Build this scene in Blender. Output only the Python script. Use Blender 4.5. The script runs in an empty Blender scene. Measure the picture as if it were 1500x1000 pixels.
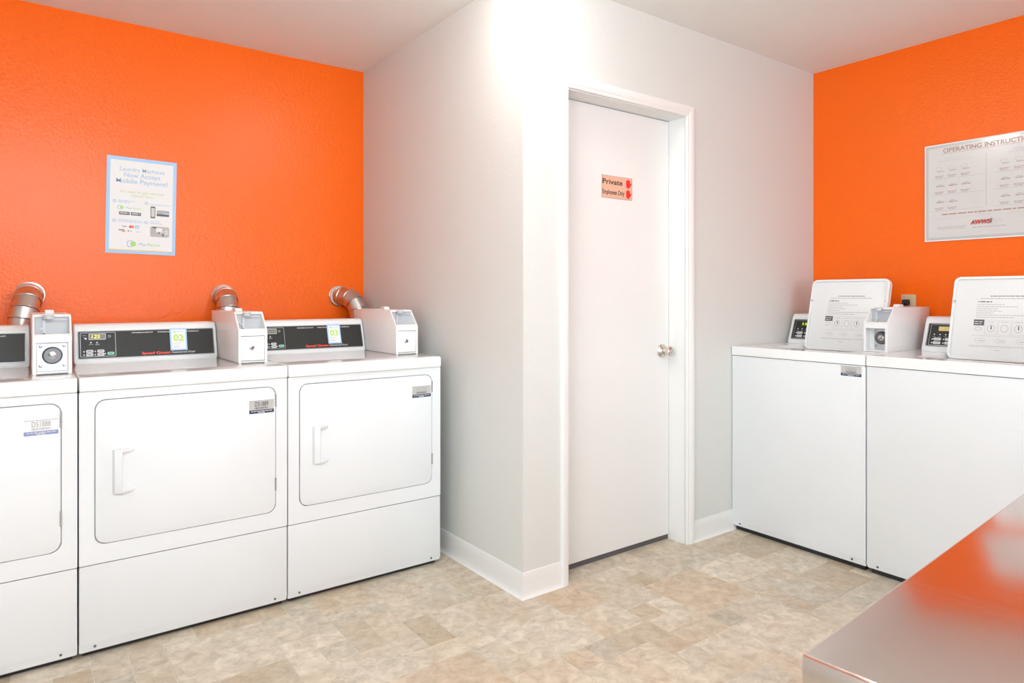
import bpy, bmesh, math, random
from mathutils import Vector, Matrix
from mathutils.geometry import tessellate_polygon

random.seed(7)
scene = bpy.context.scene
col = scene.collection
R = math.radians

# ------------------------------------------------------------------ camera
CAM_H = 1.1964
YAW = 0.9376                      # angle between the view direction and the x axis
cam_d = bpy.data.cameras.new('camera')
cam = bpy.data.objects.new('camera', cam_d)
col.objects.link(cam)
cam.location = (0, 0, CAM_H)
cam.rotation_euler = (math.pi / 2, 0, YAW - math.pi / 2)
cam_d.sensor_width = 36.0
cam_d.lens = 36.0 * 985.0 / 1500.0
cam_d.shift_y = -65.6 / 1500.0
cam_d.clip_start = 0.02
cam_d.dof.use_dof = True
cam_d.dof.focus_distance = 3.0
cam_d.dof.aperture_fstop = 6.3
scene.camera = cam

# ------------------------------------------------------------------ world, light, exposure
SKY = 10.0
world = bpy.data.worlds.new('sky')
scene.world = world
world.use_nodes = True
wn = world.node_tree.nodes
wn['Background'].inputs[0].default_value = (0.84, 0.93, 1.0, 1)
wn['Background'].inputs[1].default_value = SKY

scene.view_settings.view_transform = 'Standard'
scene.view_settings.look = 'None'
scene.view_settings.gamma = 1.0
scene.view_settings.use_curve_mapping = False
scene.view_settings.exposure = -0.36
LAMP_CORNER = 52.0
FILL_LONG = 8.0
FILL_HANG = 88.0

# room planes
Y1, YC, XG, XR, H = 3.651, 2.122, 1.612, 3.738, 2.495
XS, YR = -1.7, -2.6               # side wall and rear wall, out of the picture
YD, XW = 2.617, 2.959             # dryer fronts, washer fronts
T = 0.14

# portals in the two added windows out of the picture: daylight enters there
for loc, rot, sx, sy in (((0.9, YR - 0.02, 1.45), (R(-90), 0, R(180)), 3.0, 1.7), ((XS - 0.02, -0.3, 1.45), (R(-90), 0, R(90)), 2.4, 1.7)):
    pl = bpy.data.lights.new('window_portal', 'AREA')
    pl.shape = 'RECTANGLE'; pl.size = sx; pl.size_y = sy
    pl.cycles.is_portal = True
    po = bpy.data.objects.new('window_portal', pl)
    po.location = loc; po.rotation_euler = rot
    col.objects.link(po)

# ------------------------------------------------------------------ materials
MATS = {}
def mat(name, color, rough=0.5, metal=0.0, spec=0.5, bump=0.0, bscale=60.0, var=0.0, coat=0.0, emit=0.0, bdist=0.002):
    if name in MATS: return MATS[name]
    m = bpy.data.materials.new(name); m.use_nodes = True
    nt = m.node_tree; b = nt.nodes['Principled BSDF']
    c = tuple(color) + (1,)
    b.inputs['Base Color'].default_value = c
    b.inputs['Roughness'].default_value = rough
    b.inputs['Metallic'].default_value = metal
    b.inputs['Specular IOR Level'].default_value = spec
    b.inputs['Coat Weight'].default_value = coat
    b.inputs['Coat Roughness'].default_value = 0.08
    geo = nt.nodes.new('ShaderNodeNewGeometry')
    if emit:
        b.inputs['Emission Color'].default_value = c
        b.inputs['Emission Strength'].default_value = emit
    n = nt.nodes.new('ShaderNodeTexNoise'); n.inputs['Scale'].default_value = 9.0
    n.inputs['Detail'].default_value = 4
    nt.links.new(geo.outputs['Position'], n.inputs['Vector'])
    mx = nt.nodes.new('ShaderNodeMix'); mx.data_type = 'RGBA'
    v = max(var, 0.015)
    mx.inputs[6].default_value = tuple(x * (1 - v) for x in color) + (1,)
    mx.inputs[7].default_value = tuple(min(1, x * (1 + v)) for x in color) + (1,)
    nt.links.new(n.outputs['Fac'], mx.inputs[0])
    nt.links.new(mx.outputs[2], b.inputs['Base Color'])
    if bump:
        n2 = nt.nodes.new('ShaderNodeTexNoise'); n2.inputs['Scale'].default_value = bscale
        n2.inputs['Detail'].default_value = 3
        nt.links.new(geo.outputs['Position'], n2.inputs['Vector'])
        bp = nt.nodes.new('ShaderNodeBump'); bp.inputs['Strength'].default_value = bump
        bp.inputs['Distance'].default_value = bdist
        nt.links.new(n2.outputs['Fac'], bp.inputs['Height'])
        nt.links.new(bp.outputs['Normal'], b.inputs['Normal'])
    MATS[name] = m
    return m

def brushed_mat(name, color, rough, axis):
    m = mat(name, color, rough, 1.0)
    nt = m.node_tree; b = nt.nodes['Principled BSDF']
    tc = nt.nodes.new('ShaderNodeTexCoord')
    mp = nt.nodes.new('ShaderNodeMapping')
    mp.inputs['Scale'].default_value = (3, 260, 3) if axis == 'x' else (260, 3, 3)
    n = nt.nodes.new('ShaderNodeTexNoise'); n.inputs['Scale'].default_value = 1.0; n.inputs['Detail'].default_value = 5
    nt.links.new(tc.outputs['Object'], mp.inputs['Vector']); nt.links.new(mp.outputs['Vector'], n.inputs['Vector'])
    mr = nt.nodes.new('ShaderNodeMapRange')
    mr.inputs[3].default_value = rough - 0.05; mr.inputs[4].default_value = rough + 0.06
    nt.links.new(n.outputs['Fac'], mr.inputs[0]); nt.links.new(mr.outputs[0], b.inputs['Roughness'])
    bp = nt.nodes.new('ShaderNodeBump'); bp.inputs['Strength'].default_value = 0.03; bp.inputs['Distance'].default_value = 0.001
    nt.links.new(n.outputs['Fac'], bp.inputs['Height']); nt.links.new(bp.outputs['Normal'], b.inputs['Normal'])
    return m

def floor_mat():
    m = bpy.data.materials.new('printed_vinyl'); m.use_nodes = True
    nt = m.node_tree; N = nt.nodes; L = nt.links; b = N['Principled BSDF']
    geo = N.new('ShaderNodeNewGeometry'); oi = N.new('ShaderNodeObjectInfo')
    add = N.new('ShaderNodeMath'); add.operation = 'ADD'
    L.new(oi.outputs['Random'], add.inputs[0]); L.new(geo.outputs['Random Per Island'], add.inputs[1])
    fr = N.new('ShaderNodeMath'); fr.operation = 'FRACT'; L.new(add.outputs[0], fr.inputs[0])
    ramp = N.new('ShaderNodeValToRGB')
    e = ramp.color_ramp.elements
    e[0].position = 0.0; e[0].color = (0.50, 0.425, 0.335, 1)
    e[1].position = 1.0; e[1].color = (0.71, 0.645, 0.55, 1)
    for p, c in ((0.2, (0.67, 0.60, 0.505, 1)), (0.4, (0.59, 0.535, 0.455, 1)), (0.55, (0.60, 0.495, 0.385, 1)), (0.7, (0.67, 0.615, 0.53, 1)), (0.85, (0.48, 0.435, 0.365, 1))):
        x = e.new(p); x.color = c
    L.new(fr.outputs[0], ramp.inputs[0])
    # mottled stone print, shifted per tile
    off = N.new('ShaderNodeVectorMath'); off.operation = 'MULTIPLY_ADD'
    comb = N.new('ShaderNodeCombineXYZ'); L.new(fr.outputs[0], comb.inputs[2])
    off.inputs[1].default_value = (1, 1, 1)
    sc = N.new('ShaderNodeVectorMath'); sc.operation = 'SCALE'; sc.inputs['Scale'].default_value = 17.0
    L.new(comb.outputs[0], sc.inputs[0])
    L.new(geo.outputs['Position'], off.inputs[0]); L.new(sc.outputs[0], off.inputs[2])
    n1 = N.new('ShaderNodeTexNoise'); n1.inputs['Scale'].default_value = 22; n1.inputs['Detail'].default_value = 8; n1.inputs['Roughness'].default_value = 0.68; n1.inputs['Distortion'].default_value = 0.5
    L.new(off.outputs[0], n1.inputs['Vector'])
    r1 = N.new('ShaderNodeValToRGB'); q = r1.color_ramp.elements
    q[0].position = 0.33; q[0].color = (0.73, 0.68, 0.61, 1); q[1].position = 0.64; q[1].color = (1.13, 1.11, 1.07, 1)
    L.new(n1.outputs['Fac'], r1.inputs[0])
    mul = N.new('ShaderNodeMix'); mul.data_type = 'RGBA'; mul.blend_type = 'MULTIPLY'; mul.inputs[0].default_value = 1.0
    L.new(ramp.outputs[0], mul.inputs[6]); L.new(r1.outputs[0], mul.inputs[7])
    n2 = N.new('ShaderNodeTexNoise'); n2.inputs['Scale'].default_value = 5; n2.inputs['Detail'].default_value = 5; n2.inputs['Distortion'].default_value = 0.6
    L.new(off.outputs[0], n2.inputs['Vector'])
    r2 = N.new('ShaderNodeValToRGB'); q = r2.color_ramp.elements
    q[0].position = 0.46; q[0].color = (0, 0, 0, 1); q[1].position = 0.72; q[1].color = (0.42, 0.42, 0.42, 1)
    L.new(n2.outputs['Fac'], r2.inputs[0])
    rust = N.new('ShaderNodeMix'); rust.data_type = 'RGBA'; rust.inputs[7].default_value = (0.50, 0.36, 0.22, 1)
    L.new(r2.outputs[0], rust.inputs[0]); L.new(mul.outputs[2], rust.inputs[6])
    L.new(rust.outputs[2], b.inputs['Base Color'])
    b.inputs['Roughness'].default_value = 0.42; b.inputs['Specular IOR Level'].default_value = 0.35
    bp = N.new('ShaderNodeBump'); bp.inputs['Strength'].default_value = 0.12; bp.inputs['Distance'].default_value = 0.002
    L.new(n1.outputs['Fac'], bp.inputs['Height']); L.new(bp.outputs['Normal'], b.inputs['Normal'])
    return m

ORANGE = mat('orange_paint', (0.95, 0.142, 0.003), 0.30, bump=0.5, bscale=85, spec=0.32, bdist=0.003)
GREY = mat('grey_paint', (0.685, 0.685, 0.655), 0.55, bump=0.30, bscale=80, spec=0.3, bdist=0.003)
CEIL = mat('ceiling_paint', (0.83, 0.84, 0.81), 0.8, bump=0.2, bscale=90, spec=0.2)
TRIM = mat('trim_gloss_white', (0.82, 0.81, 0.79), 0.35, bump=0.05, bscale=40)
BASEB = mat('vinyl_base_white', (0.80, 0.79, 0.775), 0.38)
DOORW = mat('door_white', (0.80, 0.79, 0.77), 0.35, bump=0.06, bscale=30)
ENAM = mat('white_enamel', (0.795, 0.81, 0.825), 0.22, coat=0.3)
ENAMT = mat('worktop_porcelain', (0.85, 0.85, 0.845), 0.07, spec=0.5)
PLASW = mat('white_plastic', (0.80, 0.80, 0.795), 0.35)
BOXW = mat('coin_box_enamel', (0.80, 0.795, 0.785), 0.28)
LIDW = mat('lid_plastic', (0.84, 0.84, 0.835), 0.30)
BLACKP = mat('console_black', (0.028, 0.027, 0.025), 0.38, bump=0.05, bscale=300, var=0.1, spec=0.25)
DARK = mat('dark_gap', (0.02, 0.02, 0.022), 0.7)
RUBBER = mat('grey_rubber', (0.10, 0.095, 0.095), 0.7)
STEEL = mat('galvanised_steel', (0.66, 0.65, 0.63), 0.33, 1.0, bump=0.08, bscale=25, var=0.08)
BEZEL = mat('bezel_metal', (0.30, 0.30, 0.305), 0.42, 0.9)
CHROME = mat('chrome_trim', (0.52, 0.52, 0.53), 0.22, 1.0)
NICKEL = mat('satin_nickel', (0.70, 0.66, 0.60), 0.22, 1.0)
ZINC = mat('zinc_plate', (0.58, 0.60, 0.63), 0.45, 0.8, var=0.05)
LOCKM = mat('lock_ring', (0.17, 0.17, 0.175), 0.4, 1.0)
GREYP = mat('grey_plastic', (0.52, 0.53, 0.55), 0.4)
BTNW = mat('button_grey', (0.62, 0.63, 0.65), 0.4)
BTNG = mat('button_green', (0.25, 0.62, 0.48), 0.4)
DISP = mat('display_window', (0.22, 0.21, 0.17), 0.2)
DISPD = mat('display_dark', (0.05, 0.055, 0.02), 0.2)
DIGIT = mat('display_digits', (0.85, 0.80, 0.12), 0.5, emit=0.7)
DIGITG = mat('display_digits_green', (0.62, 0.85, 0.05), 0.5, emit=0.7)
AMBERW = mat('display_amber', (0.55, 0.45, 0.16), 0.3, emit=0.25)
REDL = mat('lettering_red', (0.85, 0.06, 0.035), 0.4)
WHITEL = mat('lettering_white', (0.82, 0.82, 0.82), 0.5)
PAPER = mat('paper_white', (0.82, 0.82, 0.81), 0.45)
PBLUE = mat('poster_blue', (0.38, 0.60, 0.86), 0.4)
TBLUE = mat('print_blue', (0.42, 0.57, 0.76), 0.5)
TGREEN = mat('print_green', (0.58, 0.67, 0.38), 0.5)
LIME = mat('print_lime', (0.46, 0.72, 0.10), 0.5)
LGREEN = mat('logo_green', (0.40, 0.72, 0.20), 0.5)
YELL = mat('print_yellow', (0.83, 0.66, 0.20), 0.5)
PDARK = mat('print_dark', (0.10, 0.10, 0.11), 0.5)
PGREY = mat('print_grey', (0.42, 0.42, 0.42), 0.5)
PLGREY = mat('print_pale_grey', (0.62, 0.615, 0.61), 0.5)
PHOTO = mat('print_photo_grey', (0.50, 0.47, 0.44), 0.4, var=0.35)
PRED = mat('print_dark_red', (0.55, 0.05, 0.035), 0.5)
PBROWN = mat('print_red_brown', (0.46, 0.27, 0.23), 0.5)
PORANGE = mat('print_orange', (0.86, 0.22, 0.08), 0.5)
POSTW = mat('laminate_grey_white', (0.70, 0.69, 0.67), 0.22, coat=0.4)
POSTF = mat('laminate_edge', (0.56, 0.57, 0.56), 0.22, coat=0.4)
TAGS = mat('tag_silver', (0.52, 0.50, 0.47), 0.4, var=0.1)
TAGN = mat('tag_navy', (0.030, 0.040, 0.10), 0.4)
COPPER = mat('sign_copper', (0.76, 0.44, 0.31), 0.35, var=0.08)
SIGNE = mat('sign_edge', (0.50, 0.42, 0.38), 0.35)
HANDR = mat('hand_red', (0.90, 0.02, 0.02), 0.5)
BLACKL = mat('lettering_black', (0.015, 0.012, 0.01), 0.5)
BEIGE = mat('outlet_beige', (0.60, 0.50, 0.33), 0.4)
BLACKR = mat('black_cord', (0.012, 0.011, 0.01), 0.5)
TABLE = brushed_mat('table_stainless', (0.74, 0.70, 0.67), 0.16, 'y')
TABLES = mat('table_leg_steel', (0.45, 0.44, 0.43), 0.4, 1.0)
ALU = mat('window_frame_aluminium', (0.6, 0.6, 0.6), 0.4, 0.8)
FLOORM = floor_mat()
GROUT = mat('vinyl_joint', (0.68, 0.64, 0.57), 0.6)

def glass_mat():
    m = bpy.data.materials.new('window_glass'); m.use_nodes = True
    nt = m.node_tree; nt.nodes.remove(nt.nodes['Principled BSDF'])
    out = nt.nodes['Material Output']
    t = nt.nodes.new('ShaderNodeBsdfTransparent'); g = nt.nodes.new('ShaderNodeBsdfGlossy')
    g.inputs['Roughness'].default_value = 0.02
    f = nt.nodes.new('ShaderNodeFresnel'); mx = nt.nodes.new('ShaderNodeMixShader')
    nt.links.new(f.outputs[0], mx.inputs[0]); nt.links.new(t.outputs[0], mx.inputs[1]); nt.links.new(g.outputs[0], mx.inputs[2])
    nt.links.new(mx.outputs[0], out.inputs['Surface'])
    return m
GLASS = glass_mat()
def lamp_mat(name, strength, tint=(1.0, 0.975, 0.94)):
    m = bpy.data.materials.new(name); m.use_nodes = True
    b = m.node_tree.nodes['Principled BSDF']
    b.inputs['Base Color'].default_value = (0.9, 0.9, 0.88, 1)
    b.inputs['Emission Color'].default_value = tuple(tint) + (1,)
    b.inputs['Emission Strength'].default_value = strength
    return m

# ------------------------------------------------------------------ mesh helpers
def P3(plane, a, b, d):
    if plane == 'xz': return Vector((a, d, b))
    if plane == 'yz': return Vector((d, a, b))
    return Vector((a, b, d))

class MB:
    def __init__(s): s.v = []; s.f = []
    def add(s, vs, fs, M=None):
        k = len(s.v)
        for p in vs:
            p = Vector(p); s.v.append(M @ p if M else p)
        s.f += [tuple(i + k for i in f) for f in fs]
        return s
    def bm(s, bm, M=None):
        bm.verts.index_update()
        s.add([v.co.copy() for v in bm.verts], [[v.index for v in f.verts] for f in bm.faces], M); bm.free(); return s
    def box(s, x0, x1, y0, y1, z0, z1, bev=0, seg=2, M=None):
        bm = bmesh.new()
        bmesh.ops.create_cube(bm, size=1)
        for v in bm.verts:
            v.co = Vector(((x0 + x1) / 2 + v.co.x * (x1 - x0), (y0 + y1) / 2 + v.co.y * (y1 - y0), (z0 + z1) / 2 + v.co.z * (z1 - z0)))
        if bev: bmesh.ops.bevel(bm, geom=bm.edges[:], offset=bev, segments=seg, profile=0.5, affect='EDGES')
        return s.bm(bm, M)
    def prism(s, poly, d0, d1, plane='xz', bev=0, seg=2, M=None, caps=(1, 1)):
        bm = bmesh.new(); n = len(poly)
        a = [bm.verts.new(P3(plane, p[0], p[1], d0)) for p in poly]
        b = [bm.verts.new(P3(plane, p[0], p[1], d1)) for p in poly]
        c0 = bm.faces.new(a); c1 = bm.faces.new(b[::-1])
        for i in range(n): bm.faces.new((a[i], a[(i + 1) % n], b[(i + 1) % n], b[i]))
        if bev:
            es = set()
            if caps[0]: es |= set(c0.edges)
            if caps[1]: es |= set(c1.edges)
            bmesh.ops.bevel(bm, geom=list(es), offset=bev, segments=seg, profile=0.5, affect='EDGES')
        return s.bm(bm, M)
    def plate(s, outer, holes, d0, d1, plane='xz', M=None):
        loops = [outer] + holes; flat = [p for l in loops for p in l]; n = len(flat)
        tr = tessellate_polygon([[Vector((p[0], p[1], 0)) for p in l] for l in loops])
        vs = [P3(plane, p[0], p[1], d0) for p in flat] + [P3(plane, p[0], p[1], d1) for p in flat]
        fs = [tuple(t) for t in tr] + [tuple(i + n for i in t[::-1]) for t in tr]
        k = 0
        for l in loops:
            m = len(l)
            for i in range(m): fs.append((k + i, k + (i + 1) % m, k + (i + 1) % m + n, k + i + n))
            k += m
        return s.add(vs, fs, M)
    def sweep(s, path, r, n=20, caps=True, M=None):
        path = [Vector(p) for p in path]; rs = r if isinstance(r, (list, tuple)) else [r] * len(path)
        vs = []; fs = []; up = None
        for i, p in enumerate(path):
            d0 = (path[i] - path[i - 1]).normalized() if i else (path[1] - path[0]).normalized()
            d1 = (path[i + 1] - path[i]).normalized() if i < len(path) - 1 else d0
            t = (d0 + d1).normalized()
            if up is None:
                up = Vector((1, 0, 0)) if abs(t.x) < 0.8 else Vector((0, 1, 0))
            up = (up - t * up.dot(t)).normalized(); w = t.cross(up)
            for j in range(n):
                a = 2 * math.pi * j / n
                vs.append(p + (up * math.cos(a) + w * math.sin(a)) * rs[i])
        for i in range(len(path) - 1):
            for j in range(n):
                fs.append((i * n + j, i * n + (j + 1) % n, (i + 1) * n + (j + 1) % n, (i + 1) * n + j))
        if caps:
            fs.append(tuple(range(n))[::-1]); fs.append(tuple(range((len(path) - 1) * n, len(path) * n)))
        return s.add(vs, fs, M)
    def cyl(s, p0, p1, r, n=20, M=None): return s.sweep([p0, p1], r, n, True, M)
    def lathe(s, prof, p, axis, n=24, M=None):
        axis = Vector(axis).normalized(); p = Vector(p)
        return s.sweep([p + axis * (a + 1e-6 * i) for i, (a, r) in enumerate(prof)], [max(r, 1e-4) for a, r in prof], n, True, M)
    def build(s, name, m, parent=None, smooth=35):
        me = bpy.data.meshes.new(name); me.from_pydata(s.v, [], s.f)
        bm = bmesh.new(); bm.from_mesh(me); bmesh.ops.recalc_face_normals(bm, faces=bm.faces); bm.to_mesh(me); bm.free()
        if smooth:
            for p in me.polygons: p.use_smooth = True
            me.set_sharp_from_angle(angle=R(smooth))
        me.materials.append(m)
        o = bpy.data.objects.new(name, me); col.objects.link(o)
        if parent: o.parent = parent
        return o

def rrect(x0, z0, x1, z1, r, n=5):
    pts = []
    for cx, cz, a0 in ((x1 - r, z0 + r, -90), (x1 - r, z1 - r, 0), (x0 + r, z1 - r, 90), (x0 + r, z0 + r, 180)):
        for i in range(n + 1):
            a = R(a0 + 90 * i / n); pts.append((cx + r * math.cos(a), cz + r * math.sin(a)))
    return pts
def rect(x0, z0, x1, z1): return [(x0, z0), (x1, z0), (x1, z1), (x0, z1)]
def ell(cx, cz, a, b=None, n=20):
    b = b or a
    return [(cx + a * math.cos(2 * math.pi * i / n), cz + b * math.sin(2 * math.pi * i / n)) for i in range(n)]

def tag(o, label, cat, group=None):
    o['label'] = label; o['category'] = cat
    if group: o['group'] = group
    return o
def empty(name, loc, rz=0, label=None, cat=None, group=None):
    o = bpy.data.objects.new(name, None); col.objects.link(o)
    o.location = loc; o.rotation_euler = (0, 0, rz); o.empty_display_size = 0.1
    if label: tag(o, label, cat, group)
    return o
def struct(o): o['kind'] = 'structure'; return o

# ---- print: flat shapes on a plane (origin, u axis, v axis); each colour of print is one thin mesh
TCACHE = {}
def glyphs(s, bold=0.0, shear=0.0):
    k = (s, bold, shear)
    if k not in TCACHE:
        cu = bpy.data.curves.new('t', 'FONT'); cu.body = s; cu.offset = bold; cu.shear = shear; cu.resolution_u = 3
        ob = bpy.data.objects.new('t', cu); col.objects.link(ob)
        bpy.context.view_layer.update()
        me = bpy.data.meshes.new_from_object(ob.evaluated_get(bpy.context.evaluated_depsgraph_get()))
        vs = [(v.co.x, v.co.y) for v in me.vertices]; fs = [tuple(p.vertices) for p in me.polygons]
        bpy.data.objects.remove(ob); bpy.data.curves.remove(cu); bpy.data.meshes.remove(me)
        TCACHE[k] = (vs, fs)
    return TCACHE[k]

STUFF = {'indicator', 'button_print', 'diagram', 'diagram_frame', 'lid_diagram', 'barcode', 'worn_number', 'rule', 'step_mark', 'card_mark', 'photo_print', 'picture', 'lid_print'}
class Print:
    def __init__(s, origin, u, v, parent, depth=0.0):
        s.o = Vector(origin); s.u = Vector(u).normalized(); s.w = Vector(v).normalized(); s.n = s.u.cross(s.w)
        s.parent = parent; s.mb = {}; s.d0 = depth; s.uid = 0; s.many = set()
    def _mb(s, name, m):
        return s.mb.setdefault((name, m.name, s.uid), (MB(), m))[0]
    def pt(s, a, b, lay): return s.o + s.u * a + s.w * b + s.n * (s.d0 + lay * 0.0004)
    def poly(s, name, m, pts, lay=1):
        s._mb(name, m).add([s.pt(a, b, lay) for a, b in pts], [tuple(range(len(pts)))])
    def rect(s, name, m, x0, y0, x1, y1, lay=1): s.poly(name, m, rect(x0, y0, x1, y1), lay)
    def ring(s, name, m, outer, inner, lay=1):
        n = len(outer); mb = s._mb(name, m)
        mb.add([s.pt(a, b, lay) for a, b in outer + inner], [(i, (i + 1) % n, n + (i + 1) % n, n + i) for i in range(n)])
    def text(s, name, m, t, x, y, h, w=None, align='c', bold=0.0, shear=0.0, lay=1, ang=0.0):
        vs, fs = glyphs(t, bold, shear)
        hv, _ = glyphs('H', bold)
        hh = max(q[1] for q in hv) - min(q[1] for q in hv)
        x0 = min(q[0] for q in vs); x1 = max(q[0] for q in vs)
        k = h / hh; kx = (w / (x1 - x0)) if w else k
        W = (x1 - x0) * kx
        ox = x - (W / 2 if align == 'c' else W if align == 'r' else 0)
        ca, sa = math.cos(ang), math.sin(ang)
        pts = []
        for a, b in vs:
            a2 = ox + (a - x0) * kx - x; b2 = b * k
            pts.append(s.pt(x + a2 * ca - b2 * sa, y + a2 * sa + b2 * ca, lay))
        s.nt = getattr(s, 'nt', 1000) + 1; old = s.uid; s.uid = s.nt; s._mb(name, m).add(pts, fs); s.uid = old
    def words(s, name, m, x0, x1, y, h, rnd, lay=1):      # a line of print too small to read
        x = x0; s.many.add(name)
        while x < x1:
            l = min(rnd.uniform(2.0, 6.5) * h, x1 - x); s.rect(name, m, x, y, x + l, y + h, lay); x += l + h * 0.8
    def done(s):
        out = {}
        for (name, mn, uid), (mb, m) in s.mb.items():
            o = mb.build(name, m, s.parent, smooth=0); out[(name, mn, uid)] = o
            if uid < 1000 and (name in s.many or name in STUFF): o['kind'] = 'stuff'    # print too small to pick apart
        return out

# ------------------------------------------------------------------ the room shell
def wall(name, mb, m): return struct(mb.build(name, m, smooth=0))
wall('wall_left', MB().box(XS - T, XG + T, Y1, Y1 + T, 0, H), ORANGE)
wall('wall_return', MB().box(XG, XG + T, YC + T, Y1, 0, H), GREY)
# door wall with its opening
DX0, DX1, DZ = 1.832, 2.602, 2.075
wall('wall_back', MB().plate([(XG, 0), (DX0, 0), (DX0, DZ), (DX1, DZ), (DX1, 0), (XR + T, 0), (XR + T, H), (XG, H)], [], YC, YC + T, 'xz'), GREY)
wall('wall_right', MB().box(XR, XR + T, YR - T, YC, 0, H), ORANGE)
wall('wall_side', MB().plate(rect(YR, 0, Y1, H), [rect(-1.5, 0.6, 0.9, 2.3)], XS - T, XS, 'yz'), GREY)
WX0, WX1, WZ0, WZ1 = -0.6, 2.4, 0.6, 2.3
wall('wall_rear', MB().plate(rect(XS, 0, XR, H), [rect(WX0, WZ0, WX1, WZ1)], YR - T, YR, 'xz'), GREY)
wall('ceiling', MB().box(XS - T, XR + T, YR - T, Y1 + T, H, H + 0.1), CEIL)
win = struct(MB().plate(rect(WX0, WZ0, WX1, WZ1), [rect(WX0 + .05 + i * 0.983, WZ0 + .05, WX0 + .05 + i * 0.983 + .934, WZ1 - .05) for i in range(3)], YR - 0.09, YR - 0.04, 'xz').build('fill_window_rear', ALU))  # unseen rear window, added to send light onto the dryer fronts
for i in range(3):
    x = WX0 + .05 + i * 0.983
    MB().box(x, x + .934, YR - 0.068, YR - 0.062, WZ0 + .05, WZ1 - .05).build('pane', GLASS, win)

win2 = struct(MB().plate(rect(-1.5, WZ0, 0.9, WZ1), [rect(-1.45 + i * 1.175, WZ0 + .05, -1.45 + i * 1.175 + 1.125, WZ1 - .05) for i in range(2)], XS - 0.09, XS - 0.04, 'yz').build('fill_window_side', ALU))  # unseen side window, added to light the return wall and washer fronts
for i in range(2):
    y = -1.45 + i * 1.175
    MB().box(XS - 0.068, XS - 0.062, y, y + 1.125, WZ0 + .05, WZ1 - .05).build('pane', GLASS, win2)

# floor: sheet base with printed vinyl tiles of mixed sizes set on it
floor = struct(MB().box(XS - T, XR + T, YR - T, Y1 + T, -0.1, 0).build('floor', GROUT, smooth=0))
U_ = 0.105
fx0, fy0 = XS, YR
nx, ny = int(math.ceil((XR - fx0) / U_)), int(math.ceil((Y1 - fy0) / U_))
occ = [[False] * ny for _ in range(nx)]
rf = random.Random(11)
tiles = []
SIZES = [(3, 2), (2, 2), (2, 2), (2, 1), (1, 2), (1, 1), (2, 2), (1, 1), (2, 1), (1, 1), (1, 2), (3, 3)]
for i in range(nx):
    for j in range(ny):
        if occ[i][j]: continue
        cand = SIZES[:]; rf.shuffle(cand); cand.append((1, 1))
        for a, b in cand:
            if i + a <= nx and j + b <= ny and not any(occ[i + p][j + q] for p in range(a) for q in range(b)):
                for p in range(a):
                    for q in range(b): occ[i + p][j + q] = True
                tiles.append((i, j, a, b)); break
TH = 0.0015
def tile_mesh(mb, x0, y0, x1, y1, g=0.0007):
    c = 0.0010
    mb.add([(x0 + g, y0 + g, -0.0005), (x1 - g, y0 + g, -0.0005), (x1 - g, y1 - g, -0.0005), (x0 + g, y1 - g, -0.0005),
            (x0 + g + c, y0 + g + c, TH), (x1 - g - c, y0 + g + c, TH), (x1 - g - c, y1 - g - c, TH), (x0 + g + c, y1 - g - c, TH)],
           [(4, 5, 6, 7), (0, 1, 5, 4), (1, 2, 6, 5), (2, 3, 7, 6), (3, 0, 4, 7)])
tm = {}
def vis_score(x, y):
    fw = x * math.cos(YAW) + y * math.sin(YAW); rt = x * math.sin(YAW) - y * math.cos(YAW)
    if fw < 0.2: return 1e6
    u = 750 + 985 * rt / fw; v = 434.4 + 985 * CAM_H / fw
    if y > YD + 0.1 or x > XW + 0.1 or (x > XG and y > YC): return 1e5 + fw
    if v < 1090 and -90 < u < 1590: return fw
    return 1e4 + fw
order = sorted(tiles, key=lambda t: vis_score(fx0 + (t[0] + t[2] / 2) * U_, fy0 + (t[1] + t[3] / 2) * U_))
rest = MB()
for k, (i, j, a, b) in enumerate(order):
    x, y = fx0 + i * U_, fy0 + j * U_
    x1, y1 = min(x + a * U_, XR), min(y + b * U_, Y1)
    full = x1 == x + a * U_ and y1 == y + b * U_
    if k < 300 and full:
        if (a, b) not in tm:
            mb = MB(); tile_mesh(mb, 0, 0, a * U_, b * U_); o = mb.build('tile', FLOORM, floor, smooth=0); tm[(a, b)] = o
        else:
            o = tm[(a, b)].copy(); col.objects.link(o); o.parent = floor
        o.location = (x, y, 0)
    else:
        tile_mesh(rest, x, y, x1, y1)
ro = rest.build('tile_field', FLOORM, floor, smooth=0); ro['kind'] = 'stuff'

# baseboards: vinyl cove base
BH = 0.103
PROF = [(0, TH), (0.017, TH), (0.012, 0.006), (0.008, 0.014), (0.006, 0.026), (0.005, 0.06), (0.005, BH - 0.006), (0.003, BH), (0, BH)]
def base_run(name, a, b, nrm, ext0=0.0, ext1=0.0):
    a = Vector((a[0], a[1], 0)); b = Vector((b[0], b[1], 0)); d = (b - a).normalized(); n = Vector((nrm[0], nrm[1], 0))
    vs = []; k = len(PROF)
    for base, sgn, e in ((a, -1, ext0), (b, 1, ext1)):
        for o, z in PROF: vs.append(base + n * o + d * (sgn * o * e) + Vector((0, 0, z)))
    fs = [(i, (i + 1) % k, k + (i + 1) % k, k + i) for i in range(k)] + [tuple(range(k)), tuple(range(k, 2 * k))]
    return struct(MB().add(vs, fs).build(name, BASEB))
base_run('baseboard_return', (XG, YC), (XG, Y1), (-1, 0), 1, -1)
bb = base_run('baseboard_back', (XG, YC), (1.8055, YC), (0, -1), 1, 0)
base_run('baseboard_corner', (2.6485, YC), (XR, YC), (0, -1), 0, -1)
base_run('baseboard_left', (XS, Y1), (XG, Y1), (0, -1), -1, -1)
base_run('baseboard_right', (XR, YR), (XR, YC), (-1, 0), -1, -1)

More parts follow.
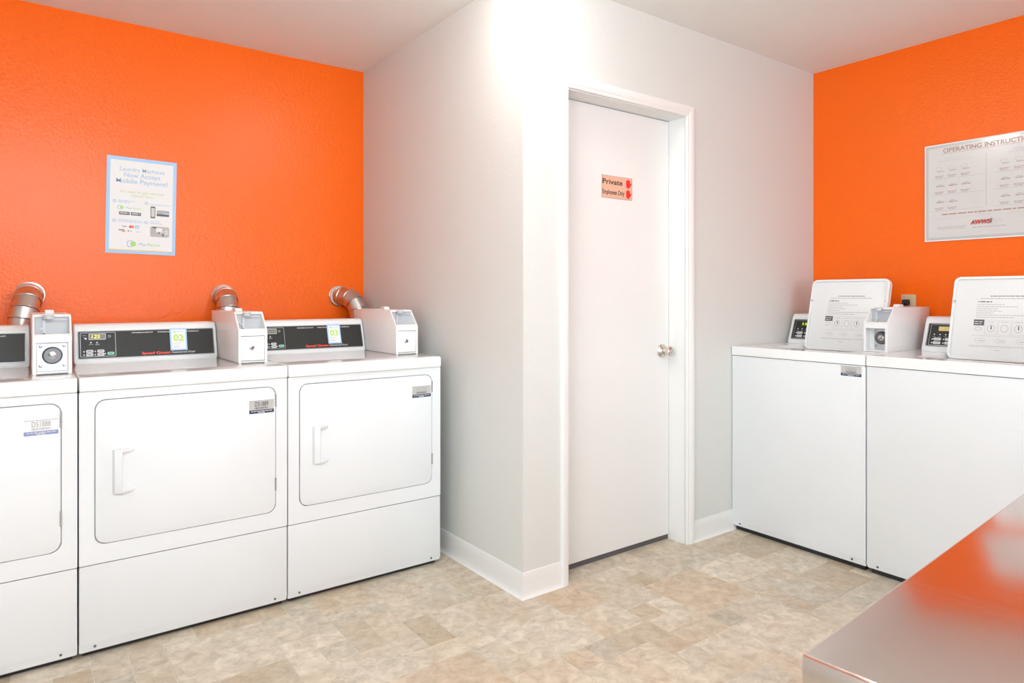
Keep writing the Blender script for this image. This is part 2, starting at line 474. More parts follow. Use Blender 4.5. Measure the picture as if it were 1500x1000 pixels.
# ------------------------------------------------------------------ door with frame
def door():
    root = empty('door_1', (0, 0, 0)); root['kind'] = 'structure'
    IX0, IX1, IZ = 1.846, 2.592, 2.062         # clear opening
    z0 = TH
    # jambs
    j = MB(); j.box(DX0 + .001, IX0, YC + 0.002, YC + T, z0, IZ); j.build('jamb', TRIM, root)
    j = MB(); j.box(IX1, DX1 - .001, YC + 0.002, YC + T, z0, IZ); j.build('jamb', TRIM, root)
    j = MB(); j.box(DX0 + .001, DX1 - .001, YC + 0.002, YC + T, IZ, DZ - .001); j.build('head_jamb', TRIM, root)
    # casings: stepped moulding, mitred
    def casing(name, side):
        W = 0.052; k = 1.0; prof = [(0, 0), (0, 0.009), (0.004, 0.012), (0.014, 0.012), (0.018, 0.015), (0.042, 0.017), (0.048, 0.016), (W, 0.012), (W, 0)]
        k = len(prof); vs = []
        ix0, ix1, iz = IX0 - 0.004, IX1 + 0.004, IZ + 0.004
        for end in (0, 1):
            for o, d in prof:
                y = YC - d
                if side == 'l': vs.append((ix0 - o * 0.70, y, z0 if end == 0 else iz + o))
                elif side == 'r': vs.append((ix1 + o, y, z0 if end == 0 else iz + o))
                else: vs.append(((ix0 - o * 0.70) if end == 0 else (ix1 + o), y, iz + o))
        fs = [(i, (i + 1) % k, k + (i + 1) % k, k + i) for i in range(k)] + [tuple(range(k)), tuple(range(k, 2 * k))]
        MB().add(vs, fs).build(name, TRIM, root)
    casing('casing', 'l'); casing('casing', 'r'); casing('head_casing', 't')
    # slab, recessed
    ys = YC + 0.098
    s = MB().box(IX0 + 0.002, IX1 - 0.002, ys, ys + 0.040, 0.026, IZ - 0.003, 0.0015, 1).build('door_slab', DOORW, root)
    sw = MB().box(IX0 + 0.002, IX1 - 0.002, ys + 0.006, ys + 0.034, TH, 0.026).build('door_gap_shade', RUBBER, root)  # dark strip painting the shade under the slab, also stops light leaking in
    # knob
    kx, kz = 2.538, 0.932
    kn = MB().lathe([(0, 0.0), (0, 0.033), (0.004, 0.0335), (0.008, 0.031), (0.012, 0.022), (0.015, 0.0175), (0.022, 0.0165), (0.028, 0.018), (0.036, 0.0215),
                     (0.045, 0.0240), (0.054, 0.0245), (0.061, 0.0225), (0.064, 0.018), (0.0645, 0.010), (0.0645, 0)], (kx, ys, kz), (0, -1, 0), 28).build('knob', NICKEL, root)
    MB().lathe([(0, 0), (0, 0.0075), (0.002, 0.0070), (0.0025, 0)], (kx, ys - 0.0646, kz), (0, -1, 0), 16).build('keyway', CHROME, kn)
    return root
door()

# ------------------------------------------------------------------ shared machine pieces
def console(parent, x0, x1, yb, yt, z0, z1, yback):
    """slanted control console, profile in depth/height; returns the mesh object and a Print on its sloped face"""
    r = 0.012
    prof = [(yb, z0), (yb - 0.002, z0 + 0.010), (yt - 0.006, z1 - 0.026), (yt - 0.003, z1 - 0.012), (yt + 0.006, z1 - 0.003), (yt + 0.018, z1), (yback - 0.012, z1), (yback, z1 - 0.012), (yback, z0)]
    o = MB().prism(prof, x0, x1, 'yz', bev=0.007, seg=3).build('console', PLASW, parent, smooth=50)
    a = Vector((0, yb - 0.002, z0 + 0.010)); b = Vector((0, yt - 0.006, z1 - 0.026))
    v = (b - a).normalized()
    return o, a, v, (b - a).length

def lock_parts(parent, c, n=( 0, -1, 0), r=0.0075):
    k = MB().lathe([(0, 0), (0, r), (0.003, r), (0.0042, r * 0.75), (0.0042, 0)], c, n, 20).build('lock', LOCKM, parent)

def coin_box(parent, x0, x1, y0, y1, z0, z1, style, capy=0.205):
    """metal coin meter case: vertical lower front, sloped upper front with open slide bay"""
    zb, zm = z0 + 0.108, z0 + 0.128                   # lower door top, top of the middle bar
    ys = y0 + 0.068                                   # top of the slope
    t = 0.007
    prof = [(y0, z0), (y0, zm), (ys, z1), (y1, z1), (y1, z0)]
    b = MB()
    for a in (x0, x1 - t): b.prism(prof, a, a + t, 'yz', bev=0.002, seg=2)
    sl = Vector((ys - y0, z1 - zm)).normalized()      # slope direction (depth, height)
    b.prism([(ys - sl.x * .012, z1 - sl.y * .012), (ys, z1), (y1, z1), (y1, z1 - t), (ys + .004, z1 - t)], x0 + t - .001, x1 - t + .001, 'yz')
    b.box(x0 + t - .001, x1 - t + .001, y1 - t, y1, z0, z1 - t)
    b.prism([(y0, zb), (y0, zm), (y0 + sl.x * .012, zm + sl.y * .012), (y0 + 0.02, zm - 0.004), (y0 + 0.012, zb)], x0 + t - .001, x1 - t + .001, 'yz')
    b.box(x0 + t - .001, x1 - t + .001, y0 + 0.001, y0 + 0.06, z0 + 0.001, z0 + 0.006)
    # jambs beside the lower door
    b.box(x0 + t - .001, x0 + t + 0.004, y0 + .0005, y0 + 0.012, z0, zb)
    b.box(x1 - t - 0.004, x1 - t + .001, y0 + .0005, y0 + 0.012, z0, zb)
    o = b.build('coin_box', BOXW, parent)
    # inside of the slide bay: floor and back plate with a coin slot
    bp = MB()
    bp.box(x0 + t, x1 - t, y0 + 0.020, y0 + 0.070, zm - 0.006, zm - 0.002)
    bp.box(x0 + t, x1 - t, y0 + 0.068, y0 + 0.072, zm - 0.006, z1 - t)
    bp.build('slide_bay', GREYP, o)
    xs = x0 + (x1 - x0) * 0.30
    gd = MB()
    gd.box(xs - 0.004, xs + 0.004, y0 + 0.058, y0 + 0.0685, zm + 0.010, z1 - 0.020)
    gd.box(xs - 0.012, xs + 0.002, y0 + 0.060, y0 + 0.0685, zm + 0.022, zm + 0.030)
    gd.box(xs, x1 - t - 0.008, y0 + 0.060, y0 + 0.0685, z1 - 0.022, z1 - 0.018)
    gd.build('coin_guide', BTNW, o)
    MB().lathe([(0, 0), (0, 0.016), (0.014, 0.016), (0.014, 0)], (xs + 0.012, y0 + 0.052, z1 - 0.016), (0, 0, 1), 18).build('coin_cup', GREYP, o)
    MB().box(xs - 0.003, xs + 0.003, y0 + 0.0655, y0 + 0.0675, zm - 0.001, zm + 0.017).build('coin_slot', DARK, o)
    if style == 'closed':
        MB().prism(rrect(x0 + t + .0045, z0 + 0.008, x1 - t - .0045, zb - 0.002, 0.003, 3), y0 + 0.002, y0 + 0.010, 'xz', bev=0.001, caps=(1, 0)).build('coin_door', BOXW, o)
        c = ((x0 + x1) / 2 - 0.004, y0 + 0.002, z0 + 0.060)
        MB().lathe([(0, 0), (0, 0.0095), (0.002, 0.0095), (0.003, 0.0078), (0.003, 0)], c, (0, -1, 0), 20).build('lock', CHROME, o)
        MB().lathe([(0, 0), (0, 0.0048), (0.0012, 0.0045), (0.0014, 0)], (c[0], c[1] - 0.003, c[2]), (0, -1, 0), 16).build('keyway', LOCKM, o)
    else:
        dp = 0.010 if style == 'plate' else 0.040
        MB().box(x0 + t + .0005, x1 - t - .0005, y0 + dp + 0.004, y0 + dp + 0.007, z0 + 0.006, zb).build('back_plate', BOXW, o)
        px0, px1 = (x0 + t + 0.006, x1 - t - 0.006) if style == 'plate' else (x0 + 0.030, x1 - t - 0.003)
        MB().prism(rrect(px0, z0 + 0.010, px1, zb - 0.003, 0.003, 2), y0 + dp, y0 + dp + 0.004, 'xz').build('lock_plate', ZINC, o)
        cx = (px0 + px1) / 2; cz = z0 + 0.063
        MB().lathe([(0, 0), (0, 0.030), (0.006, 0.0295), (0.010, 0.025), (0.010, 0.0185), (0.005, 0.016), (0.005, 0)], (cx, y0 + dp, cz), (0, -1, 0), 28).build('lock_ring', LOCKM, o)
        MB().lathe([(0, 0), (0, 0.0155), (0.004, 0.0155), (0.006, 0.012), (0.006, 0)], (cx, y0 + dp - 0.0045, cz), (0, -1, 0), 24).build('lock_core', CHROME, o)
        MB().box(cx - 0.001, cx + 0.009, y0 + dp - 0.0115, y0 + dp - 0.0103, cz - 0.001, cz + 0.001).build('keyway', DARK, o)
        for sx in (px0 + 0.010, px1 - 0.010):
            for sz in (z0 + 0.027, zb - 0.013):
                MB().lathe([(0, 0), (0, 0.0055), (0.003, 0.005), (0.004, 0.002), (0.004, 0)], (sx, y0 + dp, sz), (0, -1, 0), 12).build('screw', CHROME, o)
    nb = MB(); nb.prism([(y0 + capy + 0.000, z1 - .001), (y0 + capy + 0.010, z1 + 0.013), (y0 + capy + 0.045, z1 + 0.013), (y0 + capy + 0.057, z1 - .001)], (x0 + x1) / 2 - 0.016, (x0 + x1) / 2 + 0.012, 'yz', bev=0.002)
    nb.build('cap', BOXW, o)
    return o

def asset_tag(parent, origin, u, v, w, h, number, tint=1):
    """silver sticker over a navy strip with the machine number"""
    n = Vector(u).cross(Vector(v))
    p = Print(origin, u, v, parent, 0.0002)
    M = (TAGS, TAGN) if tint else (PAPER, TAGB)
    o = Vector(origin); u = Vector(u); v = Vector(v)
    mb = MB(); q = [o, o + u * w, o + u * w + v * h, o + v * h]
    mb.add(q + [x + n * 0.0005 for x in q], [(0, 1, 2, 3), (4, 5, 6, 7), (0, 1, 5, 4), (1, 2, 6, 5), (2, 3, 7, 6), (3, 0, 4, 7)])
    body = mb.build('asset_tag', M[0], parent, smooth=0)
    p.parent = body; p.d0 = 0.0005
    p.rect('navy_strip', M[1], 0, 0, w, h * 0.27)
    p.rect('top_line', PGREY, 0, h * 0.95, w, h)
    if not number:
        for q in range(6): p.rect('worn_number', PGREY, w * (.24 + .09 * q), h * .55, w * (.295 + .09 * q), h * (.90 if q % 2 else .86), 2); p.rect('worn_number', M[0], w * (.252 + .09 * q), h * (.62 + .07 * (q % 3)), w * (.29 + .09 * q), h * (.70 + .07 * (q % 3)), 3)
    if number: p.text('number', PDARK if tint else PGREY, number, w * 0.5, h * 0.55, h * 0.36, w * 0.55, bold=0.02)
    rr = random.Random(3)
    x = w * 0.22
    while x < w * 0.78:
        b = rr.choice((0.008, 0.014, 0.02)) * w; p.rect('barcode', PDARK if tint else PGREY, x, h * 0.33, x + b, h * 0.49); x += b + rr.choice((0.010, 0.016)) * w
    p.words('fine_print', PLGREY, w * 0.08, w * 0.92, h * 0.14, h * 0.06, rr, 2)
    p.words('fine_print', PLGREY, w * 0.36, w * 0.62, h * 0.04, h * 0.06, rr, 2)
    p.done()
TAGB = mat('tag_pale_blue', (0.24, 0.29, 0.52), 0.4)

# ------------------------------------------------------------------ dryers
WD = 0.6795
def dryer(x, label, card, number, style, bx0, tint, digits):
    g = 'coin dryers in a row along the orange wall'
    root = empty('clothes_dryer', (x, YD, 0), 0, label, 'dryer', g)
    DEP, ZT, ZS = 0.690, 0.884, 0.3078
    cab = MB().box(0.001, WD - 0.001, 0.019, DEP, 0.024, ZT - 0.002, 0.003, 1).build('cabinet', ENAM, root)
    for fx in (0.05, WD - 0.05):
        for fy in (0.07, DEP - 0.06):
            MB().lathe([(0, 0), (0, 0.020), (0.006, 0.020), (0.008, 0.010), (0.024, 0.010), (0.024, 0)], (fx, fy, TH), (0, 0, 1), 14).build('foot', RUBBER, root)
    MB().box(0.012, WD - 0.012, 0.030, DEP - 0.02, TH + 0.001, 0.0245).build('kick_gap_shade', DARK, root)  # dark box standing in for the shade under the dryer
    # front panel with the loading opening
    dx0, dx1, dz0, dz1 = 0.046, 0.634, 0.374, 0.851
    rr = 0.030
    fp = MB().plate(rrect(0, ZS + 0.0015, WD, ZT - 0.0015, 0.004, 2), [rrect(dx0 - .003, dz0 - .003, dx1 + .003, dz1 + .003, rr + .003, 6)], 0.0, 0.020, 'xz')
    fp.build('front_panel', ENAM, root)
    MB().prism(rrect(dx0 - .004, dz0 - .004, dx1 + .004, dz1 + .004, rr + .004, 6), 0.012, 0.0195, 'xz').build('door_gasket', GREYP, root)
    dr = MB().prism(rrect(dx0, dz0, dx1, dz1, rr, 6), -0.003, 0.0125, 'xz', bev=0.0035, seg=3, caps=(1, 0)).build('door', ENAM, root)
    # recessed-grip handle: raised surround open towards the right
    hx0, hx1, hz0, hz1 = 0.094, 0.160, 0.535, 0.683
    hb = MB()
    hb.prism([(hx0, -0.003), (hx0 + 0.006, -0.016), (hx0 + 0.026, -0.021), (hx0 + 0.028, -0.019), (hx0 + 0.028, -0.003)], hz0, hz1, 'xy', bev=0.003, seg=2)
    for za, zb in ((hz0, hz0 + 0.013), (hz1 - 0.013, hz1)):
        hb.prism([(hx0 + 0.020, -0.0032), (hx0 + 0.024, -0.020), (hx1 - 0.004, -0.0065), (hx1, -0.0032)], za, zb, 'xy', bev=0.0015, seg=2)
    hb.build('handle', ENAM, dr)
    for hz in (0.775, 0.455):
        MB().cyl((dx1 + 0.0005, -0.0035, hz), (dx1 + 0.0005, -0.0035, hz + 0.048), 0.0032, 10).build('hinge', CHROME, dr)
    asset_tag(dr, (0.537, -0.0032, 0.756), (1, 0, 0), (0, 0, 1), 0.091, 0.049, number, tint)
    # lower panel, turned in along its bottom edge
    lp = MB().prism([(0.0, ZS - 0.0015), (0.0, 0.052), (0.003, 0.046), (0.006, 0.022), (0.010, 0.019), (0.021, 0.019), (0.021, ZS - 0.0015)], 0, WD, 'yz', bev=0.004, seg=2)
    lp.build('lower_panel', ENAM, root)
    for sx in (0.045, WD - 0.045):
        MB().lathe([(0, 0), (0, 0.0045), (0.002, 0.004), (0.0025, 0)], (sx, 0.004, 0.036), (0, -1, 0.05), 12).build('screw', LOCKM, root)
    # worktop
    wt = [(-0.006, ZT), (-0.008, ZT + 0.006), (-0.008, ZT + 0.034), (-0.006, ZT + 0.041), (0.0, ZT + 0.0455), (0.010, ZT + 0.046), (DEP - 0.004, ZT + 0.046), (DEP, ZT + 0.042), (DEP, ZT)]
    MB().prism(wt, 0.0002, WD - 0.0002, 'yz', bev=0.004, seg=3).build('worktop', ENAMT, root, smooth=50)
    z0 = ZT + 0.046
    # console
    cx0, cx1 = 0.016, bx0 - 0.003
    co, a, v, ln = console(root, cx0, cx1, 0.530, 0.572, z0, z0 + 0.156, 0.672)
    u = Vector((1, 0, 0)); n = u.cross(v)
    px0, px1 = cx0 + 0.012, cx1 - 0.012
    v0, v1 = ln * 0.06, ln * 0.985
    # chrome bezel standing on the sloped face and the black fascia inside it
    Mx = Matrix(((1, 0, 0, 0), (0, v.y, -n.y * -1, 0), (0, v.z, n.z, 0), (0, 0, 0, 1)))
    Mx = Matrix.Translation(a) @ Matrix(((1, 0, 0, 0), (0, v.y, n.y, 0), (0, v.z, n.z, 0), (0, 0, 0, 1)))
    MB().plate(rrect(px0, v0, px1, v1, 0.005, 3), [rrect(px0 + 0.003, v0 + 0.003, px1 - 0.003, v1 - 0.003, 0.003, 3)], -0.002, 0.003, 'xy', M=Mx).build('bezel', BEZEL, co)
    MB().prism(rrect(px0 + 0.0025, v0 + 0.0025, px1 - 0.0025, v1 - 0.0025, 0.003, 3), -0.002, 0.0012, 'xy', M=Mx).build('fascia', BLACKP, co)
    # control section
    qx0, qx1 = px0 + 0.009, px0 + 0.132
    qv0, qv1 = v0 + 0.009, v1 - 0.007
    hq = qv1 - qv0; wq = qx1 - qx0
    MB().plate(rrect(qx0, qv0, qx1, qv1, 0.004, 3), [rrect(qx0 + 0.002, qv0 + 0.002, qx1 - 0.002, qv1 - 0.002, 0.003, 3)], 0.0005, 0.0034, 'xy', M=Mx).build('control_frame', BEZEL, co)
    ds0, ds1 = qx0 + wq * 0.24, qx0 + wq * 0.72
    dv0, dv1 = qv0 + hq * 0.70, qv0 + hq * 0.95
    MB().plate(rrect(ds0, dv0, ds1, dv1, 0.002, 2), [rrect(ds0 + 0.0022, dv0 + 0.0022, ds1 - 0.0022, dv1 - 0.0022, 0.001, 2)], 0.0005, 0.0034, 'xy', M=Mx).build('display_frame', GREYP, co)
    MB().prism(rect(ds0 + 0.002, dv0 + 0.002, ds1 - 0.002, dv1 - 0.002), 0.0005, 0.0018, 'xy', M=Mx).build('display', DISP, co)
    pr = Print(a, u, v, co, 0.0014)
    if digits: pr.text('display_digits', DIGIT, digits, ds0 + (ds1 - ds0) * 0.42, dv0 + 0.006, (dv1 - dv0) - 0.011, (ds1 - ds0) * 0.5, shear=0.15, bold=0.005, lay=2)
    for bi, (bxf, bvf, m) in enumerate(((0.16, 0.17, BTNW), (0.47, 0.17, BTNW), (0.16, 0.035, BTNW), (0.47, 0.035, BTNW), (0.75, 0.06, BTNG))):
        b0 = qx0 + wq * bxf; c0 = qv0 + hq * bvf
        MB().prism(rrect(b0, c0, b0 + wq * 0.20, c0 + hq * 0.115, 0.0045, 3), 0.0008, 0.0042, 'xy', M=Mx).build('button', m, co)
        pr.poly('indicator', WHITEL, [(b0 - wq * 0.085, c0 + hq * 0.055), (b0 - wq * 0.045, c0 + hq * 0.02), (b0 - wq * 0.045, c0 + hq * 0.09)])
        pr.rect('button_print', PDARK, b0 + wq * 0.04, c0 + hq * 0.045, b0 + wq * 0.15, c0 + hq * 0.07, 8)
    for ix in (0.30, 0.47): pr.poly('indicator', WHITEL, ell(qx0 + wq * ix, qv0 + hq * 0.585, 0.0028, n=10))
    rr2 = random.Random(5)
    pr.words('small_print', PGREY, qx0 + wq * 0.24, qx0 + wq * 0.37, qv0 + hq * 0.50, 0.0016, rr2)
    pr.words('small_print', PGREY, qx0 + wq * 0.42, qx0 + wq * 0.54, qv0 + hq * 0.51, 0.0016, rr2)
    pr.words('small_print', PGREY, qx0 + wq * 0.42, qx0 + wq * 0.54, qv0 + hq * 0.48, 0.0016, rr2)
    pr.words('small_print', PGREY, qx0 + wq * 0.05, qx0 + wq * 0.17, qv0 + hq * 0.87, 0.0020, rr2)
    pr.poly('indicator', WHITEL, [(qx0 + wq * 0.10, qv0 + hq * 0.80), (qx0 + wq * 0.19, qv0 + hq * 0.78), (qx0 + wq * 0.17, qv0 + hq * 0.70)])
    pr.ring('clock_mark', WHITEL, ell(qx0 + wq * 0.82, qv0 + hq * 0.83, 0.0048), ell(qx0 + wq * 0.82, qv0 + hq * 0.83, 0.0038))
    # the lettering of the fascia
    fw = px1 - px0; vt = v1 - 0.014
    pr.text('lettering', WHITEL, 'PERMANENT', px0 + fw * 0.455, vt, 0.0045, fw * 0.155, bold=0.01)
    pr.text('lettering', WHITEL, 'PRESSED', px0 + fw * 0.635, vt, 0.0045, fw * 0.135, bold=0.01)
    pr.text('lettering', WHITEL, 'FABRIC', px0 + fw * 0.835, vt, 0.0045, fw * 0.095, bold=0.01)
    pr.text('lettering', REDL, 'Speed Queen', px0 + fw * 0.55, v0 + 0.0105, 0.0105, fw * 0.215, bold=0.035)
    pr.text('lettering', WHITEL, 'Commercial Dryer', px0 + fw * 0.757, v0 + 0.0105, 0.0085, fw * 0.18, bold=0.0)
    pr.done()
    # numbered card
    if card:
        ca, cb = px0 + fw * 0.655, px0 + fw * 0.785; c0, c1 = v0 + 0.021, v1 + 0.002
        cd = MB().prism(rect(ca, c0, cb, c1), 0.0042, 0.0052, 'xy', M=Mx).build('number_card', PBLUE, co)
        pc = Print(a, u, v, co, 0.0052)
        w, h = cb - ca, c1 - c0
        pc.rect('card_paper', PAPER, ca + w * 0.09, c0 + h * 0.06, cb - w * 0.09, c1 - h * 0.07)
        pc.text('card_number', LIME, card, (ca + cb) / 2, c0 + h * 0.42, h * 0.30, w * 0.62, bold=0.03, lay=2)
        pc.poly('card_logo', LGREEN, ell(ca + w * 0.31, c0 + h * 0.84, w * 0.055), 2)
        pc.ring('card_logo_ring', TBLUE, ell(ca + w * 0.27, c0 + h * 0.84, w * 0.08, h * 0.05), ell(ca + w * 0.275, c0 + h * 0.84, w * 0.055, h * 0.035), 1.5)
        r3 = random.Random(9)
        pc.words('card_print', TBLUE, ca + w * 0.42, ca + w * 0.80, c0 + h * 0.825, h * 0.028, r3, 2)
        for kk in range(3): pc.words('card_print', PLGREY, ca + w * 0.16, ca + w * (0.62 - .06 * kk), c0 + h * (0.33 - 0.05 * kk), h * 0.02, r3, 2)
        pc.words('card_print', TBLUE, ca + w * 0.20, ca + w * 0.56, c0 + h * 0.14, h * 0.035, r3, 2)
        pc.done()
    coin_box(root, bx0, bx0 + 0.114, 0.198, 0.662, z0, z0 + 0.204, style)
    return root

dryer(-0.524, 'white dryer at the left picture edge, its coin box showing a bare lock plate', None, 'D51888', 'plate', 0.562, 0, None)
dryer(0.1600, 'white coin dryer carrying the number card 02, between two dryers', '02', 'D51889', 'closed', 0.549, 1, '125')
dryer(0.8435, 'white coin dryer carrying the number card 03, next to the grey wall', '03', None, 'closed', 0.560, 1, None)

# ------------------------------------------------------------------ washers
WW = 0.676
def washer(y, label, with_tag, disp, dmat):
    g = 'top-load washers along the orange wall'
    root = empty('washing_machine', (XW, y, 0), R(-90), label, 'washer', g)
    DEP, ZT, ZW = 0.70, 0.897, 0.943
    MB().box(0.001, WW - 0.001, 0.016, DEP, 0.028, ZT - 0.15, 0.003, 1).build('cabinet', ENAM, root)
    sk = MB()
    for a, b in ((0.001, 0.012), (WW - 0.012, WW - 0.001)): sk.box(a, b, 0.016, DEP, ZT - 0.151, ZT - 0.001)
    sk.box(0.012, WW - 0.012, DEP - 0.011, DEP, ZT - 0.151, ZT - 0.001)
    sk.build('upper_cabinet', ENAM, root)
    for fx in (0.05, WW - 0.05):
        for fy in (0.07, DEP - 0.06):
            MB().lathe([(0, 0), (0, 0.020), (0.006, 0.020), (0.008, 0.010), (0.028, 0.010), (0.028, 0)], (fx, fy, TH), (0, 0, 1), 14).build('foot', RUBBER, root)
    MB().box(0.012, WW - 0.012, 0.022, DEP - 0.02, TH + 0.001, 0.0285).build('kick_gap_shade', DARK, root)  # black filler painting the shaded gap below the washer front
    fp = MB().prism([(0.0, ZT - 0.002), (0.0, 0.056), (0.003, 0.050), (0.006, 0.027), (0.010, 0.024), (0.018, 0.024), (0.018, ZT - 0.002)], 0, WW, 'yz', bev=0.004, seg=2)
    fp.build('front_panel', ENAM, root)
    for sx in (0.045, WW - 0.06):
        MB().lathe([(0, 0), (0, 0.005), (0.002, 0.0045), (0.0025, 0)], (sx, 0.0045, 0.040), (0, -1, 0.05), 12).build('screw', LOCKM, root)
    # worktop with the lid opening
    ox0, ox1, oy0, oy1 = 0.150, 0.558, 0.10, 0.452
    wt = MB().plate(rrect(0.0002, -0.006, WW - 0.0002, DEP, 0.006, 3), [rrect(ox0, oy0, ox1, oy1, 0.03, 5)], ZT + 0.001, ZW, 'xy')
    w = wt.build('worktop', ENAMT, root)
    bv = w.modifiers.new('edge', 'BEVEL'); bv.width = 0.004; bv.segments = 3; bv.limit_method = 'ANGLE'; bv.angle_limit = R(50)
    # recessed ledge and wash tub
    MB().plate(rrect(ox0 - 0.002, oy0 - 0.002, ox1 + 0.002, oy1 + 0.002, 0.03, 5), [ell((ox0 + ox1) / 2, (oy0 + oy1) / 2, 0.165, 0.15, 32)], ZW - 0.040, ZW - 0.036, 'xy').build('lid_ledge', ENAMT, root)
    tb = MB(); n = 32; vs = []; fs = []
    for z, k in ((ZW - 0.038, 1.0), (ZW - 0.10, 1.02), (ZW - 0.186, 1.0)):
        vs += [(p[0], p[1], z) for p in ell((ox0 + ox1) / 2, (oy0 + oy1) / 2, 0.165 * k, 0.15 * k, n)]
    for q in range(2):
        fs += [(q * n + i, q * n + (i + 1) % n, (q + 1) * n + (i + 1) % n, (q + 1) * n + i) for i in range(n)]
    fs.append(tuple(range(2 * n, 3 * n)))
    tb.add(vs, fs).build('wash_tub', STEEL, root)
    # open lid, leaning back
    lx0, lx1, lh = 0.157, 0.556, 0.376
    th = R(14.5)
    M = Matrix.Translation((0, 0.410, 0.920)) @ Matrix.Rotation(-th, 4, 'X')
    lid = MB()
    lid.prism(rrect(lx0, 0, lx1, lh, 0.026, 6), 0.004, 0.020, 'xz', bev=0.004, seg=2, M=M)
    lid.plate(rrect(lx0, 0, lx1, lh, 0.026, 6), [rrect(lx0 + 0.010, 0.010, lx1 - 0.010, lh - 0.010, 0.018, 6)], -0.007, 0.006, 'xz', M=M)
    lo = lid.build('lid', LIDW, root)
    for bx in (lx0 + 0.004, lx1 - 0.018):
        MB().lathe([(0, 0), (0, 0.006), (0.005, 0.005), (0.006, 0)], M @ Vector((bx + 0.006, -0.007 if bx < 0.3 else 0.004, lh * 0.70)), M.to_3x3() @ Vector((0, -1, 0)), 12).build('bumper', GREYP, lo)
    # instruction print on the lid
    p = Print(M @ Vector((lx0, 0.004, 0)), M.to_3x3() @ Vector((1, 0, 0)), M.to_3x3() @ Vector((0, 0, 1)), lo)
    lw = lx1 - lx0; r5 = random.Random(21)
    p.words('lid_print', PDARK, lw * .36, lw * .70, lh * .765, .0030, r5)
    p.words('lid_print', PGREY, lw * .27, lw * .79, lh * .735, .0030, r5)
    p.poly('lid_print', PDARK, [(lw * .245, lh * .695), (lw * .262, lh * .695), (lw * .2535, lh * .712)])
    p.words('lid_print', PDARK, lw * .27, lw * .38, lh * .695, .0045, r5)
    for k, ww in enumerate((.50, .62, .44, .48, .40, .78, .60)):
        p.words('lid_print', PGREY, lw * .24, lw * ww, lh * (.665 - .0255 * k), .0022, r5)
    p.rect('lid_print', PDARK, lw * .225, lh * .415, lw * .325, lh * .485)
    p.words('lid_print', PLGREY, lw * .235, lw * .315, lh * .455, .004, r5, 2); p.words('lid_print', PLGREY, lw * .235, lw * .30, lh * .43, .004, r5, 2)
    for k in range(5):
        x0 = lw * (.335 + .125 * k)
        for q in (0,):
            p.ring('lid_diagram', PLGREY, rect(x0, lh * .31, x0 + lw * .115, lh * .48), rect(x0 + .0012, lh * .31 + .0012, x0 + lw * .115 - .0012, lh * .48 - .0012))
        p.ring('lid_diagram', PGREY, ell(x0 + lw * .057, lh * .385, lw * .035, lh * .045), ell(x0 + lw * .057, lh * .385, lw * .031, lh * .040), 1.5)
        p.words('lid_diagram', PGREY, x0 + lw * .02, x0 + lw * .09, lh * .455, .0018, r5, 2)
        if k % 2 == 0: p.rect('lid_diagram', PDARK, x0 + lw * .054, lh * .37, x0 + lw * .064, lh * .415, 2)
    p.ring('lid_diagram', PGREY, ell(lw * .27, lh * .375, lw * .035, lh * .022), ell(lw * .27, lh * .375, lw * .031, lh * .018))
    p.words('lid_print', PLGREY, lw * .215, lw * .83, lh * .290, .0018, r5)
    for k in range(3):
        x0 = lw * (.24 + .19 * k)
        p.ring('lid_diagram', PLGREY, ell(x0 + lw * .06, lh * .235, lw * .05, lh * .03), ell(x0 + lw * .06, lh * .235, lw * .046, lh * .026))
        p.words('lid_diagram', PGREY, x0 + lw * .04, x0 + lw * .10, lh * .23, .0025, r5, 2)
    p.words('lid_print', PGREY, lw * .20, lw * .83, lh * .170, .0020, r5); p.words('lid_print', PLGREY, lw * .20, lw * .60, lh * .155, .0018, r5)
    p.words('lid_print', PGREY, lw * .44, lw * .50, lh * .125, .0020, r5)
    p.done()
    # console
    bx0 = 0.559
    co, a, v, ln = console(root, 0.026, bx0 - 0.003, 0.466, 0.520, ZW, ZW + 0.160, 0.665)
    u = Vector((1, 0, 0)); nn = u.cross(v)
    Mx = Matrix.Translation(a) @ Matrix(((1, 0, 0, 0), (0, v.y, nn.y, 0), (0, v.z, nn.z, 0), (0, 0, 0, 1)))
    px0, px1, v0, v1 = 0.044, bx0 - 0.020, ln * 0.10, ln * 0.95
    MB().plate(rrect(px0, v0, px1, v1, 0.005, 3), [rrect(px0 + 0.004, v0 + 0.004, px1 - 0.004, v1 - 0.004, 0.003, 3)], -0.002, 0.005, 'xy', M=Mx).build('bezel', BEZEL, co)
    MB().prism(rrect(px0 + 0.0035, v0 + 0.0035, px1 - 0.0035, v1 - 0.0035, 0.003, 3), -0.002, 0.0012, 'xy', M=Mx).build('fascia', BLACKP, co)
    MB().plate(rrect(px0 + .011, v0 + .006, px0 + .18, v1 - .006, 0.004, 3), [rrect(px0 + .013, v0 + .008, px0 + .178, v1 - .008, 0.003, 3)], 0.0005, 0.0034, 'xy', M=Mx).build('control_frame', BEZEL, co)
    pr = Print(a, u, v, co, 0.0014)
    d0, d1 = px0 + 0.045, px0 + 0.115; e0, e1 = v0 + (v1 - v0) * .68, v0 + (v1 - v0) * .87
    MB().prism(rrect(d0, e0, d1, e1, 0.002, 2), 0.0005, 0.0022, 'xy', M=Mx).build('display', dmat, co)
    if disp: pr.text('display_digits', DIGITG, disp, (d0 + d1) / 2 - 0.004, e0 + 0.004, (e1 - e0) - 0.008, (d1 - d0) * 0.72, bold=0.02, lay=4)
    for k in range(4):
        pr.poly('indicator', WHITEL, ell(px0 + 0.030 + k * 0.024, v0 + (v1 - v0) * .52, 0.003, n=10))
        pr.words('small_print', PGREY, px0 + 0.023 + k * 0.024, px0 + 0.037 + k * 0.024, v0 + (v1 - v0) * .42, .0018, r5)
